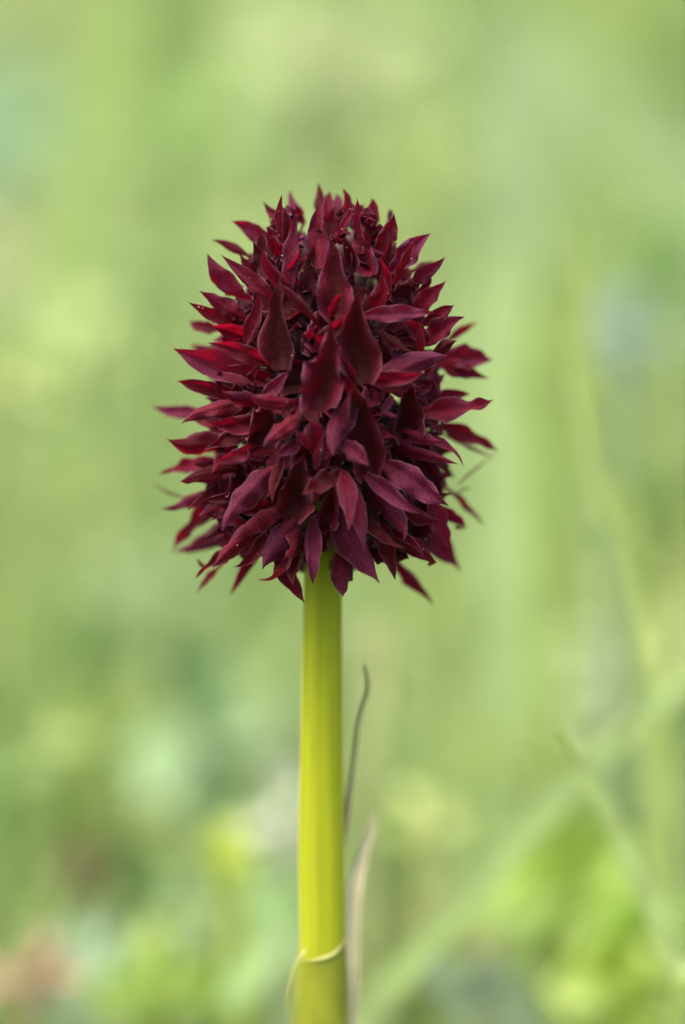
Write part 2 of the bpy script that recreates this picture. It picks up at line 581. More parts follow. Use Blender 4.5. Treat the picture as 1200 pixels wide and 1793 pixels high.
leafy('pale green plant left of the lower flower head', 260, 1040, 18, 80, 60, (165, 190, 130), 7, seed=16, group=G2)
leafy('dark green plant below the pale one left of the stem', 150, 1125, 14, 60, 55, (105, 150, 62), 7, seed=17, group=G2)
leafy('yellow green round plant midway down the left side', 155, 1300, 9, 70, 70, (146, 172, 76), 8, seed=18, group=G2)
leafy('deep green plant at the left edge below the middle', -5, 1365, 9, 55, 45, (110, 150, 55), 6, seed=19, group=G2)
leafy('bluish green plant between the left side and the stem', 345, 1290, 9.9, 70, 130, (124, 160, 98), 8, seed=20, group=G2)
leafy('brown withered plant in the dark hollow at lower left', 165, 1510, 8, 55, 45, (110, 100, 50), 7, seed=21, group=G2)
leafy('dark green plant beside the dark hollow at lower left', 245, 1530, 8, 40, 60, (85, 125, 45), 6, seed=22, group=G2)
leafy('lime green leafy plant left of the stem near its foot', 405, 1490, 6, 34, 50, (190, 212, 55), 6, seed=23, group=G2)
leafy('pale grey plant close against the left side of the stem', 500, 1425, 7, 34, 75, (196, 206, 172), 6, seed=24, group=G2)
leafy('pale mint plant under the lime green one', 375, 1590, 9, 60, 70, (158, 188, 118), 7, seed=25, group=G2)
leafy('bright green plant at the bottom between corner and stem', 280, 1740, 6, 90, 60, (150, 182, 66), 8, seed=26, group=G2)
leafy('pale teal plant behind the pinkish flower at lower left', 130, 1690, 8, 80, 60, (165, 200, 155), 8, seed=27, group=G2)
leafy('dusky olive plant close left of the stem under the flower head', 500, 1310, 10, 30, 40, (110, 122, 70), 6, seed=28, group=G2)
leafy('pale yellow green broad leaved plant right of the stem', 745, 1450, 7, 60, 50, (195, 210, 120), 6, seed=29, group=G2)
leafy('vivid green broad leaved plant at lower right', 1010, 1570, 9, 130, 110, (132, 168, 26), 14, seed=30, group=G2, slim=0.7)
leafy('vivid green plant low at the right under the crossing blades', 1120, 1650, 7, 95, 95, (128, 166, 32), 12, seed=31, group=G2, slim=0.7)
leafy('lime yellow plant in the bottom right corner', 1100, 1745, 5, 100, 60, (142, 172, 38), 14, seed=32, group=G2, slim=0.7)
leafy('grassy green plant against the right side of the stem', 655, 1500, 8, 34, 90, (88, 138, 34), 6, seed=33, group=G2)
leafy('brownish plant under the pale broad leaf right of the stem', 720, 1580, 9, 50, 40, (165, 160, 105), 6, seed=34, group=G2)
leafy('small reddish withered plant under the long diagonal blade', 845, 1700, 6, 24, 34, (150, 105, 75), 5, seed=35, group=G2)
leafy('olive green plant at the bottom right of the stem', 720, 1775, 6, 50, 40, (95, 118, 40), 6, seed=36, group=G2)
leafy('yellow green plant in the middle of the right side under the thin blade', 880, 1330, 12, 60, 60, (170, 196, 85), 7, seed=37, group=G2)
leafy('green plant right of the flower head foot', 820, 1080, 16, 80, 60, (150, 178, 75), 7, seed=38, group=G2)
leafy('pinkish tan grass flower head at the lower left corner', 50, 1712, 5, 80, 34, (178, 150, 108), 8, name='grass_flower', cat='flower', seed=39, slim=0.4)

blade('long pale diagonal blade crossing the lower right', [(430, 2030), (600, 1828), (740, 1660), (860, 1520), (980, 1395), (1090, 1285), (1230, 1165)], 2.9, [46, 50, 56, 58, 54, 50, 42], (154, 178, 104), G1)
blade('pale grey blade leaning right at the bottom under the long diagonal blade', [(930, 1830), (830, 1765), (725, 1665)], 4.0, [80, 76, 50], (134, 156, 116), G1)
blade('thin pale blade with tan tip crossing over the diagonal blade', [(1290, 1900), (1190, 1690), (1120, 1530), (1045, 1390), (1010, 1315), (990, 1280)], 1.8, [50, 50, 46, 34, 24, 12], (172, 194, 112), G1)
blade('tall yellow green blade beside the blue grey patch', [(1120, 1080), (1070, 900), (1035, 720), (1010, 520), (990, 375)], 4.6, [44, 42, 40, 36, 14], (162, 182, 98), G1)
blade('pale blade left of the tall yellow green blade', [(890, 1000), (880, 700), (872, 430)], 12, [110, 110, 60], (180, 205, 130), G1)
blade('dark olive blade just left of the tall yellow green one', [(960, 900), (945, 660), (970, 470)], 9, [50, 56, 30], (140, 164, 66), G1)
blade('broad light streak of a blade in the upper left', [(110, 560), (140, 330), (170, 140), (200, -40)], 16, [120, 120, 110, 90], (162, 188, 98), G1)
blade('pale grey green blade under the light streak at upper left', [(70, 760), (95, 520), (120, 330)], 20, [120, 120, 70], (190, 204, 150), G1)
blade('wide grey green blade in the upper right', [(880, 500), (905, 250), (915, 30)], 22, [150, 150, 120], (172, 196, 138), G1)
blade('grey green blade slanting at the far upper right', [(1230, 420), (1120, 250), (1010, 90)], 24, [110, 110, 70], (165, 190, 128), G1)
blade('pale seed stalk standing close behind the stem on the right', [(640, 1420), (648, 1250), (656, 1090)], 6.5, [32, 40, 48], (205, 208, 140), G1)
blade('slim green blade at the right edge under the crossing blades', [(1180, 1800), (1165, 1550), (1150, 1330)], 5.5, [60, 60, 20], (140, 172, 100), G1)
blade('pale green blade leaning left at lower left of the stem', [(520, 1620), (470, 1660), (400, 1760)], 5.0, [40, 56, 56], (172, 206, 130), G1)


# ------------------------------------------------------------------ the orchid
AX = 570.0                                             # photo column of the head's axis
_prof = np.array([(318, 0), (335, 45), (370, 105), (400, 150), (450, 190), (500, 215), (600, 255), (700, 287), (800, 292),
                  (900, 278), (960, 245), (1010, 190), (1060, 90)], float)


def R_out(py):
    return float(np.interp(py, _prof[:, 0], _prof[:, 1])) * U


CROP = {'A': (250, 310, 3.636), 'B': (560, 310, 3.636), 'C': (250, 680, 3.636), 'D': (560, 680, 3.636),
        'E': (420, 420, 3.333), 'F': (420, 660, 3.333)}

orchid = empty('orchid', Vector((at(562, 1000, 0).x, 0, float(ground_z(0, 0)) - 0.1)))
tag(orchid, 'dark maroon orchid flower head on a yellow green stem in sharp focus', 'flower')


def stem_path():
    pts = [at(561, 470, 0), at(566, 900, 0), at(565, 1050, 0), at(563, 1300, 0), at(562.5, 1500, 0), at(565, 1793, 0)]
    e = pts[-1].copy(); e.z = orchid.location.z
    mid = pts[-1] * 0.5 + e * 0.5
    return [e, mid] + pts[::-1]


def build_stem():
    pts = stem_path()
    P = bez(pts, 60)
    # widths in photo pixels by height
    zs = [orchid.location.z] + [at(565, yy, 0).z for yy in (1793, 1600, 1500, 1300, 1050, 900, 470)]
    ws = [82, 78, 78, 79, 73, 64, 60, 24]
    V, F, A, Rg = [], [], [], []
    seg = 36
    for i, p in enumerate(P):
        w = np.interp(p[2], zs, ws) * U * 0.5
        for j in range(seg):
            th = 2 * math.pi * j / seg
            c = max(0.0, math.cos(3 * (th - 0.0)))           # three ridges, one at each flank ...
            ridge = max(math.cos(th), -math.cos(th)) ** 24
            rr = w * (1 + 0.05 * ridge + 0.025 * math.cos(7 * th + 0.6) + 0.012 * math.sin(13 * th))
            V.append((p[0] + math.cos(th) * rr, p[1] + math.sin(th) * rr * 0.92, p[2]))
            A.append((p[2] - zs[0]) / (at(565, 1000, 0).z - zs[0]))
            Rg.append(0.5 * ridge + 0.10 * max(0, math.cos(7 * th + 0.6)) ** 6)
    n = len(P)
    for i in range(n - 1):
        for j in range(seg):
            k = (j + 1) % seg
            F.append((i * seg + j, i * seg + k, (i + 1) * seg + k, (i + 1) * seg + j))
    F.append(tuple((n - 1) * seg + j for j in range(seg)))
    o = mesh_obj('stem', V, F, STEM, orchid, {'along': A, 'ridge': Rg})
    keep_local(o, orchid)


build_stem()


def tepal_mesh(B, T, w, hint, kind='tepal', sag=0.0, bulge=0.0, cup=0.3, tone=0.4, seed=0, nu=22, nv=11, claw=None, thin=None):
    r = random.Random(seed)
    B = np.array(B); T = np.array(T); hint = np.array(hint, float)
    ax = T - B; L = np.linalg.norm(ax); ax /= L
    n0 = hint - ax * hint.dot(ax); n0 /= np.linalg.norm(n0) + 1e-9
    s0 = np.cross(ax, n0)
    M = (B + T) / 2 + s0 * sag * L + n0 * bulge * L
    tipcurl = r.uniform(-0.16, 0.30) * L
    tipside = r.uniform(-0.16, 0.16) * L
    ph1, ph2, ph3 = r.uniform(0, 6.3), r.uniform(0, 6.3), r.uniform(0, 6.3)
    fr = r.uniform(7, 13)
    tw = r.uniform(-0.6, 0.6)
    wav = r.uniform(0.03, 0.08)
    ruf = r.uniform(0.014, 0.034) * min(1.0, w / 0.12)
    fr2 = r.uniform(14, 22)
    asym = r.uniform(-0.18, 0.18)
    if kind == 'lip': ruf *= 1.9; wav *= 1.7
    halffold = r.uniform(-0.8, 0.8)
    mx_ = r.uniform(0.30, 0.46)
    acu = r.uniform(0.95, 1.25)
    V, F, EA, AL, TO = [], [], [], [], []
    nc = 4 if claw is not None else 0
    for i in range(-nc, nu):
        u = (max(i, 0) / (nu - 1)) ** 0.95
        c = (1 - u) ** 2 * B + 2 * u * (1 - u) * M + u * u * T
        t = 2 * (1 - u) * (M - B) + 2 * u * (T - M); t /= np.linalg.norm(t) + 1e-9
        n = n0 - t * n0.dot(t); n /= np.linalg.norm(n)
        s = np.cross(t, n)
        a = tw * (u - 0.3)
        n, s = n * math.cos(a) + s * math.sin(a), s * math.cos(a) - n * math.sin(a)
        k2 = max(0, u - 0.62) ** 2 * 5
        c = c + n * tipcurl * k2 + s * tipside * (k2 - 0.6 * u * (1 - u))
        lift = 0.0
        if kind == 'lip':
            prof = (0.55 + 0.45 * math.sin(min(1, u / 0.26) * math.pi / 2)) if u < 0.26 else (1 - ((u - 0.26) / 0.74) ** 1.55) ** 1.2
            cu = cup * (1.0 if u < 0.35 else max(0.25, 1 - (u - 0.35) * 1.0))
            lift = 0.9 * max(0, 1 - u / 0.16) ** 2
        else:
            prof = (0.42 + 0.58 * math.sin(min(1, u / mx_) * math.pi / 2)) if u < mx_ else (1 - ((u - mx_) / (1 - mx_)) ** 1.75) ** acu
            cu = cup * (1.0 + 0.5 * u)
        hw = 0.5 * w * max(prof, 0.03)
        if i < 0:                                      # narrow claw running in to the floret's middle
            g = -i / nc
            c = c + (np.array(claw) - c) * g
            hw *= 1 - 0.6 * g
        for j in range(nv):
            v = -1 + 2 * j / (nv - 1)
            ed = abs(v)
            sd = 1.9 if v > 0 else 0
            rag = math.sin(fr * u + ph1 + sd) + 0.6 * math.sin(2.3 * fr * u + ph3 + 2 * sd) + 0.35 * math.sin(5.1 * fr * u + ph2 + sd)
            hwv = hw * (1 + wav * rag * ed) * (1 + asym * v)
            if kind == 'lip':
                bow = cu * (1 - math.cos(v * 1.6))
                lat = math.sin(v * 1.42) / math.sin(1.42)
                roll = -0.45 * max(0, (ed - 0.6) / 0.4) ** 2
            else:
                bow = cu * (0.65 * abs(v) ** 1.25 + 0.35 * v * v) * (1 + halffold * v)
                lat = v
                roll = -0.30 * max(0, (ed - 0.7) / 0.3) ** 2
            q = c + s * lat * hwv + n * (hw * (bow + roll + lift) + ruf * (math.sin(fr * 1.5 * u + ph2 + sd * 1.3) + 0.45 * math.sin(fr2 * u + ph1 + sd)) * ed ** 2 * min(1, hw / 0.05))
            q = q + n * (0.0045 * math.cos(v * 8.5 + ph1) + 0.006 * math.sin(6.5 * u + 2.2 * v + ph3)) * min(1, hw / 0.08) * math.sin(math.pi * min(1, u + 0.05))
            V.append(q); EA.append(ed); AL.append(u)
            TO.append(tone + ((-0.42 + 0.80 * ed ** 2.0) if kind == 'lip' else 0.14 * (ed - 0.5) - 0.20 * (1 - u) ** 1.5 + 0.05 * math.cos(v * 14)))  # lip: shade of the hollow painted into its darker inner red, mauve edges
    for i in range(nu + nc - 1):
        for j in range(nv - 1):
            k = i * nv + j
            F.append((k, k + 1, k + nv + 1, k + nv))
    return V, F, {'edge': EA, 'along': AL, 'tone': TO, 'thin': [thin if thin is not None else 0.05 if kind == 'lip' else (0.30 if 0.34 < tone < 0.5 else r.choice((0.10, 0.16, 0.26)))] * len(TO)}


# every floret of the spike: a golden-angle spiral on the inner cone
florets = []
GA = math.radians(137.508)
NF = 66


def axis_pt(py):
    return at(AX, py, 0.0)


for k in range(NF):
    f = (k + 0.5) / NF
    py = 945 - 545 * f ** 1.08
    rb = 0.46 * R_out(py) * (0.9 if f > 0.9 else 1.0)
    th = k * GA + 0.6
    a = axis_pt(py)
    c = a + Vector((math.cos(th) * rb, math.sin(th) * rb, 0))
    inner = a + Vector((math.cos(th) * 0.05, math.sin(th) * 0.05, -0.22))
    florets.append(dict(py=py, th=th, f=f, c=c, inner=inner, items=[]))

TONE = {'m': 0.80, 'p': 0.62, 'r': 0.42, 'd': 0.30, 'k': 0.14}


def trace(crop, kind, b, t, w, tone='p', d=0.0, back=None, cup=None, sag=0.0, bulge=0.0, roll=None):
    """one petal seen in the photo: b base, t tip, w width in crop pixels; d moves it towards the viewer; back sets its depth behind"""
    ox, oy, s = CROP[crop]
    bx, by, tx, ty = ox + b[0] / s, oy + b[1] / s, ox + t[0] / s, oy + t[1] / s
    rb, ro = 0.60 * R_out(by), 0.97 * R_out(min(ty, 985))
    if kind == 'lip': rb *= 1.02; ro *= 0.92
    dxb, dxt = (bx - AX) * U, (tx - AX) * U
    yb = -math.sqrt(max(rb * rb - dxb * dxb, 0.05))
    yt = -math.sqrt(max(ro * ro - dxt * dxt, 0.075))
    L2 = math.hypot(tx - bx, ty - by) * U
    yt = max(yt, yb - 0.55 * L2)                     # never longer towards the viewer than it looks
    if back is not None:
        yb = back * 0.5; yt = back
    yb -= d; yt -= d
    B, T = at(bx, by, yb), at(tx, ty, yt)
    mid = (B + T) / 2
    outw = Vector((mid.x - axis_pt(by).x, mid.y, 0))
    outw = outw.normalized() if outw.length > 1e-3 else Vector((0, -1, 0))
    r = random.Random(len(TR) * 13 + 5)
    rl = r.uniform(-0.25, 0.25) * (1 if back is None else 0.4) if roll is None else roll
    ax = (T - B).normalized()
    side = ax.cross(-VIEW).normalized()
    hint = -VIEW * 1.0 + outw * 0.35 + side * rl + Vector((0, 0, 0.15))
    if cup is None:
        cup = r.choice([0.6, 0.95, -0.6, 0.8, 0.45, -0.4]) if kind != 'lip' else 1.75
    TR.append(dict(kind=kind, B=B, T=T, w=w / s * U * (0.78 if kind == 'lip' else 0.92), hint=hint, cup=cup, sag=sag,
                   bulge=bulge if bulge else (r.uniform(-0.02, 0.10) if kind != 'lip' else -0.08),
                   tone=TONE[tone] + r.uniform(-0.06, 0.06)))


TR = []
# crop, kind, base, tip, width, tone
# upper left
trace('A', 'tepal', (1130, 230), (1125, 40), 85, 'd', back=0.25)
trace('A', 'lip', (1130, 600), (1115, 112), 190, 'm')
trace('A', 'tepal', (900, 390), (882, 110), 75, 'p')
trace('A', 'tepal', (1025, 300), (922, 103), 80, 'm', back=0.35)
trace('A', 'tepal', (880, 290), (773, 167), 75, 'p', back=0.1)
trace('A', 'tepal', (905, 400), (908, 184), 62, 'k', d=0.05)
trace('A', 'tepal', (810, 430), (580, 270), 120, 'm', back=0.1)
trace('A', 'tepal', (660, 490), (448, 389), 66, 'r', back=0.1)
trace('A', 'lip', (830, 640), (690, 405), 170, 'k', cup=0.7)
trace('A', 'tepal', (820, 770), (498, 500), 115, 'p', d=0.08)
trace('A', 'tepal', (640, 760), (393, 512), 140, 'm')
trace('A', 'tepal', (660, 900), (362, 727), 125, 'p')
trace('A', 'tepal', (580, 940), (287, 803), 100, 'd')
trace('A', 'tepal', (480, 970), (298, 932), 95, 'r', back=0.3)
trace('A', 'tepal', (660, 1020), (430, 945), 110, 'r')
trace('A', 'tepal', (655, 1060), (768, 742), 125, 'p', d=0.12, cup=0.6)
trace('A', 'lip', (905, 1225), (850, 645), 265, 'd', d=0.04)
trace('A', 'tepal', (1110, 930), (842, 650), 62, 'd', d=0.15)
trace('A', 'tepal', (940, 720), (985, 238), 115, 'm', cup=0.6)
trace('A', 'lip', (1040, 820), (1092, 410), 165, 'k', d=-0.03, cup=0.8)
trace('A', 'tepal', (790, 1190), (417, 1040), 120, 'r', d=0.08)
trace('A', 'tepal', (720, 1300), (207, 1100), 205, 'm')
trace('A', 'tepal', (520, 1120), (285, 1062), 80, 'r', back=0.4)
trace('A', 'tepal', (600, 1380), (222, 1285), 110, 'd')
trace('A', 'tepal', (475, 1385), (492, 1195), 64, 'p', d=0.1)
trace('A', 'tepal', (770, 1390), (943, 1222), 100, 'm', d=0.18, cup=0.7)
trace('A', 'tepal', (695, 1345), (742, 1185), 80, 'd', d=0.15)
trace('A', 'tepal', (930, 620), (1015, 470), 60, 'm')
trace('A', 'tepal', (930, 640), (905, 590), 30, 'm', d=0.15)
# upper right
trace('B', 'tepal', (50, 260), (62, 88), 85, 'p', back=0.2)
trace('B', 'tepal', (105, 240), (108, 112), 70, 'm', back=0.35)
trace('B', 'tepal', (175, 270), (164, 73), 84, 'r', back=0.05)
trace('B', 'tepal', (225, 340), (245, 128), 55, 'p')
trace('B', 'tepal', (335, 350), (345, 126), 90, 'r', back=0.05)
trace('B', 'tepal', (440, 280), (467, 198), 48, 'd', back=0.3)
trace('B', 'tepal', (365, 470), (492, 242), 125, 'd', cup=0.6)
trace('B', 'tepal', (130, 340), (208, 190), 60, 'p', d=0.05)
trace('B', 'lip', (310, 640), (238, 262), 200, 'm')
trace('B', 'tepal', (380, 640), (470, 345), 72, 'd', d=0.05)
trace('B', 'tepal', (470, 590), (682, 348), 165, 'm')
trace('B', 'tepal', (470, 680), (612, 378), 72, 'r', d=0.06)
trace('B', 'tepal', (590, 680), (803, 518), 100, 'm')
trace('B', 'tepal', (620, 590), (745, 538), 75, 'r', back=0.35)
trace('B', 'lip', (490, 790), (640, 660), 200, 'k', d=0.05, cup=0.6)
trace('B', 'tepal', (640, 720), (724, 638), 48, 'k')
trace('B', 'tepal', (600, 850), (817, 662), 140, 'p')
trace('B', 'tepal', (670, 930), (860, 816), 105, 'p')
trace('B', 'tepal', (660, 1060), (914, 886), 145, 'p')
trace('B', 'tepal', (820, 1040), (980, 934), 60, 'r', back=0.5)
trace('B', 'tepal', (720, 1130), (867, 1033), 90, 'd', d=0.05)
trace('B', 'tepal', (790, 1140), (1068, 1165), 185, 'p', back=0.4)
trace('B', 'tepal', (780, 1200), (1048, 1275), 110, 'm', back=0.3)
trace('E', 'tepal', (740, 440), (1135, 432), 112, 'm', d=0.20, cup=0.5, sag=-0.05)
trace('B', 'tepal', (400, 990), (552, 1108), 95, 'd', d=0.12)
trace('B', 'tepal', (645, 1140), (635, 930), 66, 'p', d=0.14)
trace('B', 'tepal', (660, 1080), (520, 900), 110, 'p', d=0.03)
trace('E', 'tepal', (790, 810), (1205, 655), 190, 'm', d=0.12)
trace('E', 'tepal', (790, 830), (1100, 790), 110, 'p', d=0.16)
trace('B', 'tepal', (400, 810), (430, 500), 95, 'p')
trace('B', 'lip', (210, 590), (138, 360), 120, 'd', d=0.02)
# centre lips
trace('E', 'lip', (545, 500), (562, -30), 270, 'p', d=0.05)
trace('E', 'tepal', (530, 440), (602, 300), 70, 'd', d=0.12)
trace('E', 'lip', (725, 830), (643, 270), 300, 'd', d=0.14)
trace('E', 'lip', (455, 985), (560, 480), 310, 'p', d=0.14)
trace('E', 'tepal', (450, 640), (640, 425), 110, 'd', d=0.13)
trace('E', 'tepal', (640, 900), (590, 650), 90, 'p', d=0.10)
# centre below
trace('F', 'lip', (155, 395), (135, 70), 255, 'd', d=0.05)
trace('F', 'tepal', (300, 150), (36, 120), 100, 'p', d=0.18)
trace('F', 'tepal', (650, 110), (515, 455), 155, 'm', d=0.20, cup=-0.4)
trace('F', 'tepal', (345, 225), (128, 402), 115, 'p', d=0.20)
trace('F', 'tepal', (420, 430), (422, 243), 120, 'p', d=0.18)
trace('F', 'tepal', (410, 410), (315, 300), 60, 'm', d=0.22)
trace('F', 'tepal', (440, 540), (472, 360), 50, 'm', d=0.22)
trace('F', 'tepal', (330, 390), (212, 462), 95, 'm', d=0.14)
trace('F', 'tepal', (590, 570), (362, 692), 140, 'd', d=0.20)
trace('F', 'lip', (760, 565), (668, -40), 280, 'd', d=0.10)
trace('F', 'tepal', (590, 390), (764, 520), 105, 'm', d=0.24)
trace('F', 'tepal', (570, 400), (598, 462), 55, 'm', d=0.2)
trace('F', 'lip', (970, 340), (1010, 10), 235, 'd', d=0.06)
trace('F', 'tepal', (890, 110), (818, 228), 55, 'm', d=0.2)
trace('F', 'tepal', (830, 215), (935, 235), 36, 'm', d=0.2)
trace('F', 'lip', (325, 790), (345, 440), 280, 'd', d=0.10)
trace('F', 'tepal', (240, 480), (163, 725), 58, 'r', d=0.2)
trace('F', 'lip', (500, 840), (545, 620), 170, 'p', d=0.05)
# lower left
trace('C', 'tepal', (370, 150), (93, 140), 100, 'm', back=0.35)
trace('C', 'tepal', (660, 80), (232, 196), 135, 'p', d=0.1)
trace('C', 'tepal', (640, 160), (470, 250), 90, 'r')
trace('C', 'tepal', (540, 340), (157, 362), 160, 'r')
trace('C', 'tepal', (640, 300), (480, 320), 90, 'p')
trace('C', 'tepal', (500, 470), (135, 528), 130, 'p', back=0.2)
trace('C', 'tepal', (520, 520), (232, 588), 125, 'd', d=0.05)
trace('C', 'tepal', (770, 380), (432, 490), 100, 'p', d=0.12)
trace('C', 'tepal', (400, 660), (132, 780), 95, 'm', back=0.05)
trace('C', 'tepal', (490, 590), (268, 785), 72, 'r')
trace('C', 'tepal', (500, 690), (183, 1025), 135, 'r', back=0.3)
trace('C', 'tepal', (540, 830), (215, 1072), 150, 'p', back=0.4)
trace('C', 'tepal', (580, 940), (320, 1015), 95, 'm', back=0.3)
trace('C', 'tepal', (720, 1000), (316, 1192), 140, 'd')
trace('C', 'tepal', (470, 1150), (345, 1300), 55, 'p', back=0.1)
trace('C', 'bract', (400, 1150), (345, 1086), 34, 'k', back=-0.1)
trace('C', 'tepal', (785, 970), (558, 1322), 78, 'p', back=0.05)
trace('C', 'tepal', (970, 830), (760, 1148), 210, 'm', d=0.05, sag=0.06)
trace('C', 'tepal', (850, 1060), (1042, 1362), 130, 'p', sag=0.06)
trace('C', 'tepal', (1085, 810), (1075, 1242), 108, 'm', d=0.08)
trace('C', 'bract', (600, 695), (383, 720), 76, 'k', d=0.15)
trace('C', 'tepal', (830, 500), (482, 878), 165, 'm', d=0.2)
trace('C', 'tepal', (880, 440), (800, 722), 70, 'r', d=0.22)
trace('C', 'tepal', (880, 770), (568, 962), 125, 'p', d=0.12)
trace('C', 'tepal', (740, 950), (560, 990), 60, 'p', d=0.05)
trace('C', 'tepal', (800, 740), (620, 805), 120, 'd', d=0.06)
trace('C', 'lip', (640, 660), (610, 480), 230, 'd', d=-0.02)
trace('C', 'bract', (270, 695), (58, 590), 18, 'm', back=0.5, sag=-0.08)
# lower right
trace('D', 'tepal', (640, 150), (1113, 112), 175, 'p', d=0.03)
trace('D', 'tepal', (690, 60), (960, 30), 100, 'r', back=0.1)
trace('D', 'tepal', (770, 240), (1127, 402), 120, 'r', back=0.3, sag=-0.12)
trace('D', 'tepal', (780, 290), (1122, 452), 46, 'm', back=0.5)
trace('D', 'bract', (880, 615), (1092, 450), 18, 'm', back=0.55, sag=-0.10)
trace('D', 'bract', (860, 690), (980, 640), 16, 'm', back=0.5, sag=-0.12)
trace('D', 'tepal', (540, 260), (788, 362), 90, 'p', d=0.14)
trace('D', 'tepal', (640, 300), (943, 458), 90, 'm', d=0.05)
trace('D', 'tepal', (420, 480), (820, 748), 190, 'm', d=0.2)
trace('D', 'lip', (660, 540), (610, 310), 190, 'p')
trace('D', 'tepal', (290, 550), (633, 812), 115, 'm', d=0.18)
trace('D', 'tepal', (155, 540), (198, 903), 112, 'p', d=0.24)
trace('D', 'tepal', (215, 600), (300, 1028), 115, 'p', d=0.19)
trace('D', 'tepal', (90, 790), (390, 1222), 210, 'm', d=0.08)
trace('D', 'tepal', (170, 1010), (128, 1337), 150, 'p')
trace('D', 'tepal', (390, 850), (485, 1217), 140, 'd', d=0.05)
trace('D', 'tepal', (450, 920), (737, 1115), 125, 'd', d=0.04)
trace('D', 'tepal', (510, 1120), (715, 1352), 105, 'p', back=0.25)
trace('D', 'tepal', (540, 860), (932, 1182), 220, 'p', back=0.3, sag=-0.06)
trace('D', 'tepal', (690, 700), (830, 1045), 125, 'm', d=0.05)
trace('D', 'tepal', (740, 750), (942, 888), 75, 'p', back=0.1)
trace('D', 'tepal', (720, 430), (880, 585), 120, 'd', back=0.35, sag=-0.1)
trace('D', 'tepal', (810, 640), (1015, 838), 75, 'p', back=0.5)
trace('D', 'lip', (430, 830), (470, 620), 230, 'd', d=-0.02)
trace('D', 'bract', (860, 885), (940, 888), 26, 'k', back=0.1)
trace('D', 'bract', (690, 1125), (738, 1112), 26, 'k', d=0.06)


for q in TR:
    best = min(florets, key=lambda f: (f['c'] - q['B']).length)
    best['items'].append(q)
    if q['kind'] == 'tepal':                              # the claw runs in to the middle of its floret
        d = best['c'] - q['B']
        if d.length > 1e-4:
            q['claw'] = q['B'] + d * min(0.75, 0.35 / d.length)

cloud = []
for k, fl in enumerate(florets):
    for i, q in enumerate(fl['items']):
        V, F, A = tepal_mesh(q['B'], q['T'], q['w'], q['hint'], q['kind'], q['sag'], q['bulge'], q['cup'], q['tone'], seed=k * 40 + i)
        cloud.append(np.array(V))
cloud = np.concatenate(cloud)
cloud = cloud[cloud[:, 1] < -0.1]


def pokes(P):
    """would this point stand out through a petal that is seen in the photograph"""
    m = (np.abs(cloud[:, 0] - P[0]) < 0.035) & (np.abs(cloud[:, 2] - P[2]) < 0.035)
    return bool(m.any()) and P[1] < cloud[m, 1].max() + 0.03


# petals the photograph does not single out: the rest of each floret, shorter in front, full size at the back
for k, fl in enumerate(florets):
    r = random.Random(900 + k)
    outw = Vector((math.cos(fl['th']), math.sin(fl['th']), 0))
    tang = Vector((-outw.y, outw.x, 0))
    f = fl['f']
    facing_back = outw.y > -0.05
    el = math.radians(-22 + 85 * f ** 1.3)                      # florets look down at the foot, up at the top
    O = outw * math.cos(el) + Vector((0, 0, math.sin(el)))
    Up = Vector((0, 0, 1)) * math.cos(el) - outw * math.sin(el)
    ro = R_out(min(fl['py'], 985))
    reach = (ro * 0.93 - 0.46 * ro) * (1.0 if facing_back else 0.86)
    c = fl['c'] + O * 0.06
    dirs = [('lip', 95, 1.05, 0.26)] + [('tepal', a, 1.0, 0.15) for a in (18, 162, 222, 318, 270)]
    for kind, ang, ls, wd in dirs:
        ang = math.radians(ang + r.uniform(-14, 14))
        d = (tang * math.cos(ang) + Up * math.sin(ang))
        tilt = r.uniform(0.75, 1.25)
        dirv = (d * 0.95 + O * tilt).normalized()
        ln = min(0.52, max(0.22, reach * 1.15)) * ls * r.uniform(0.85, 1.1)
        if f > 0.85: ln *= 0.72; wd *= 0.75
        B = c + d * 0.03; T = c + dirv * ln
        pyT = 896.5 - (T.z - AIM.z) / U
        lim = (0.74 if facing_back else 0.78) * R_out(max(350, min(pyT, 985)))
        rad = math.hypot(T.x - axis_pt(600).x, T.y)
        if rad > lim:
            T.x = axis_pt(600).x + (T.x - axis_pt(600).x) * lim / rad; T.y *= lim / rad
        T.z = min(max(T.z, at(570, 968, 0).z), at(570, 360, 0).z)
        if not facing_back:
            for _ in range(4):
                if pokes(T) or pokes(B * 0.35 + T * 0.65):
                    T = B + (T - B) * 0.8 + Vector((0, 0.03, 0))
            if pokes(T): continue
        fl['items'].append(dict(kind=kind, B=B, T=T, w=wd * r.uniform(0.85, 1.15), hint=O - d * 0.5, cup=(0.9 if kind == 'lip' else r.choice([.4, .3, -.2])),
                                sag=r.uniform(-.06, .06), bulge=-0.06, tone=r.uniform(0.25, 0.75), thin=0.1))

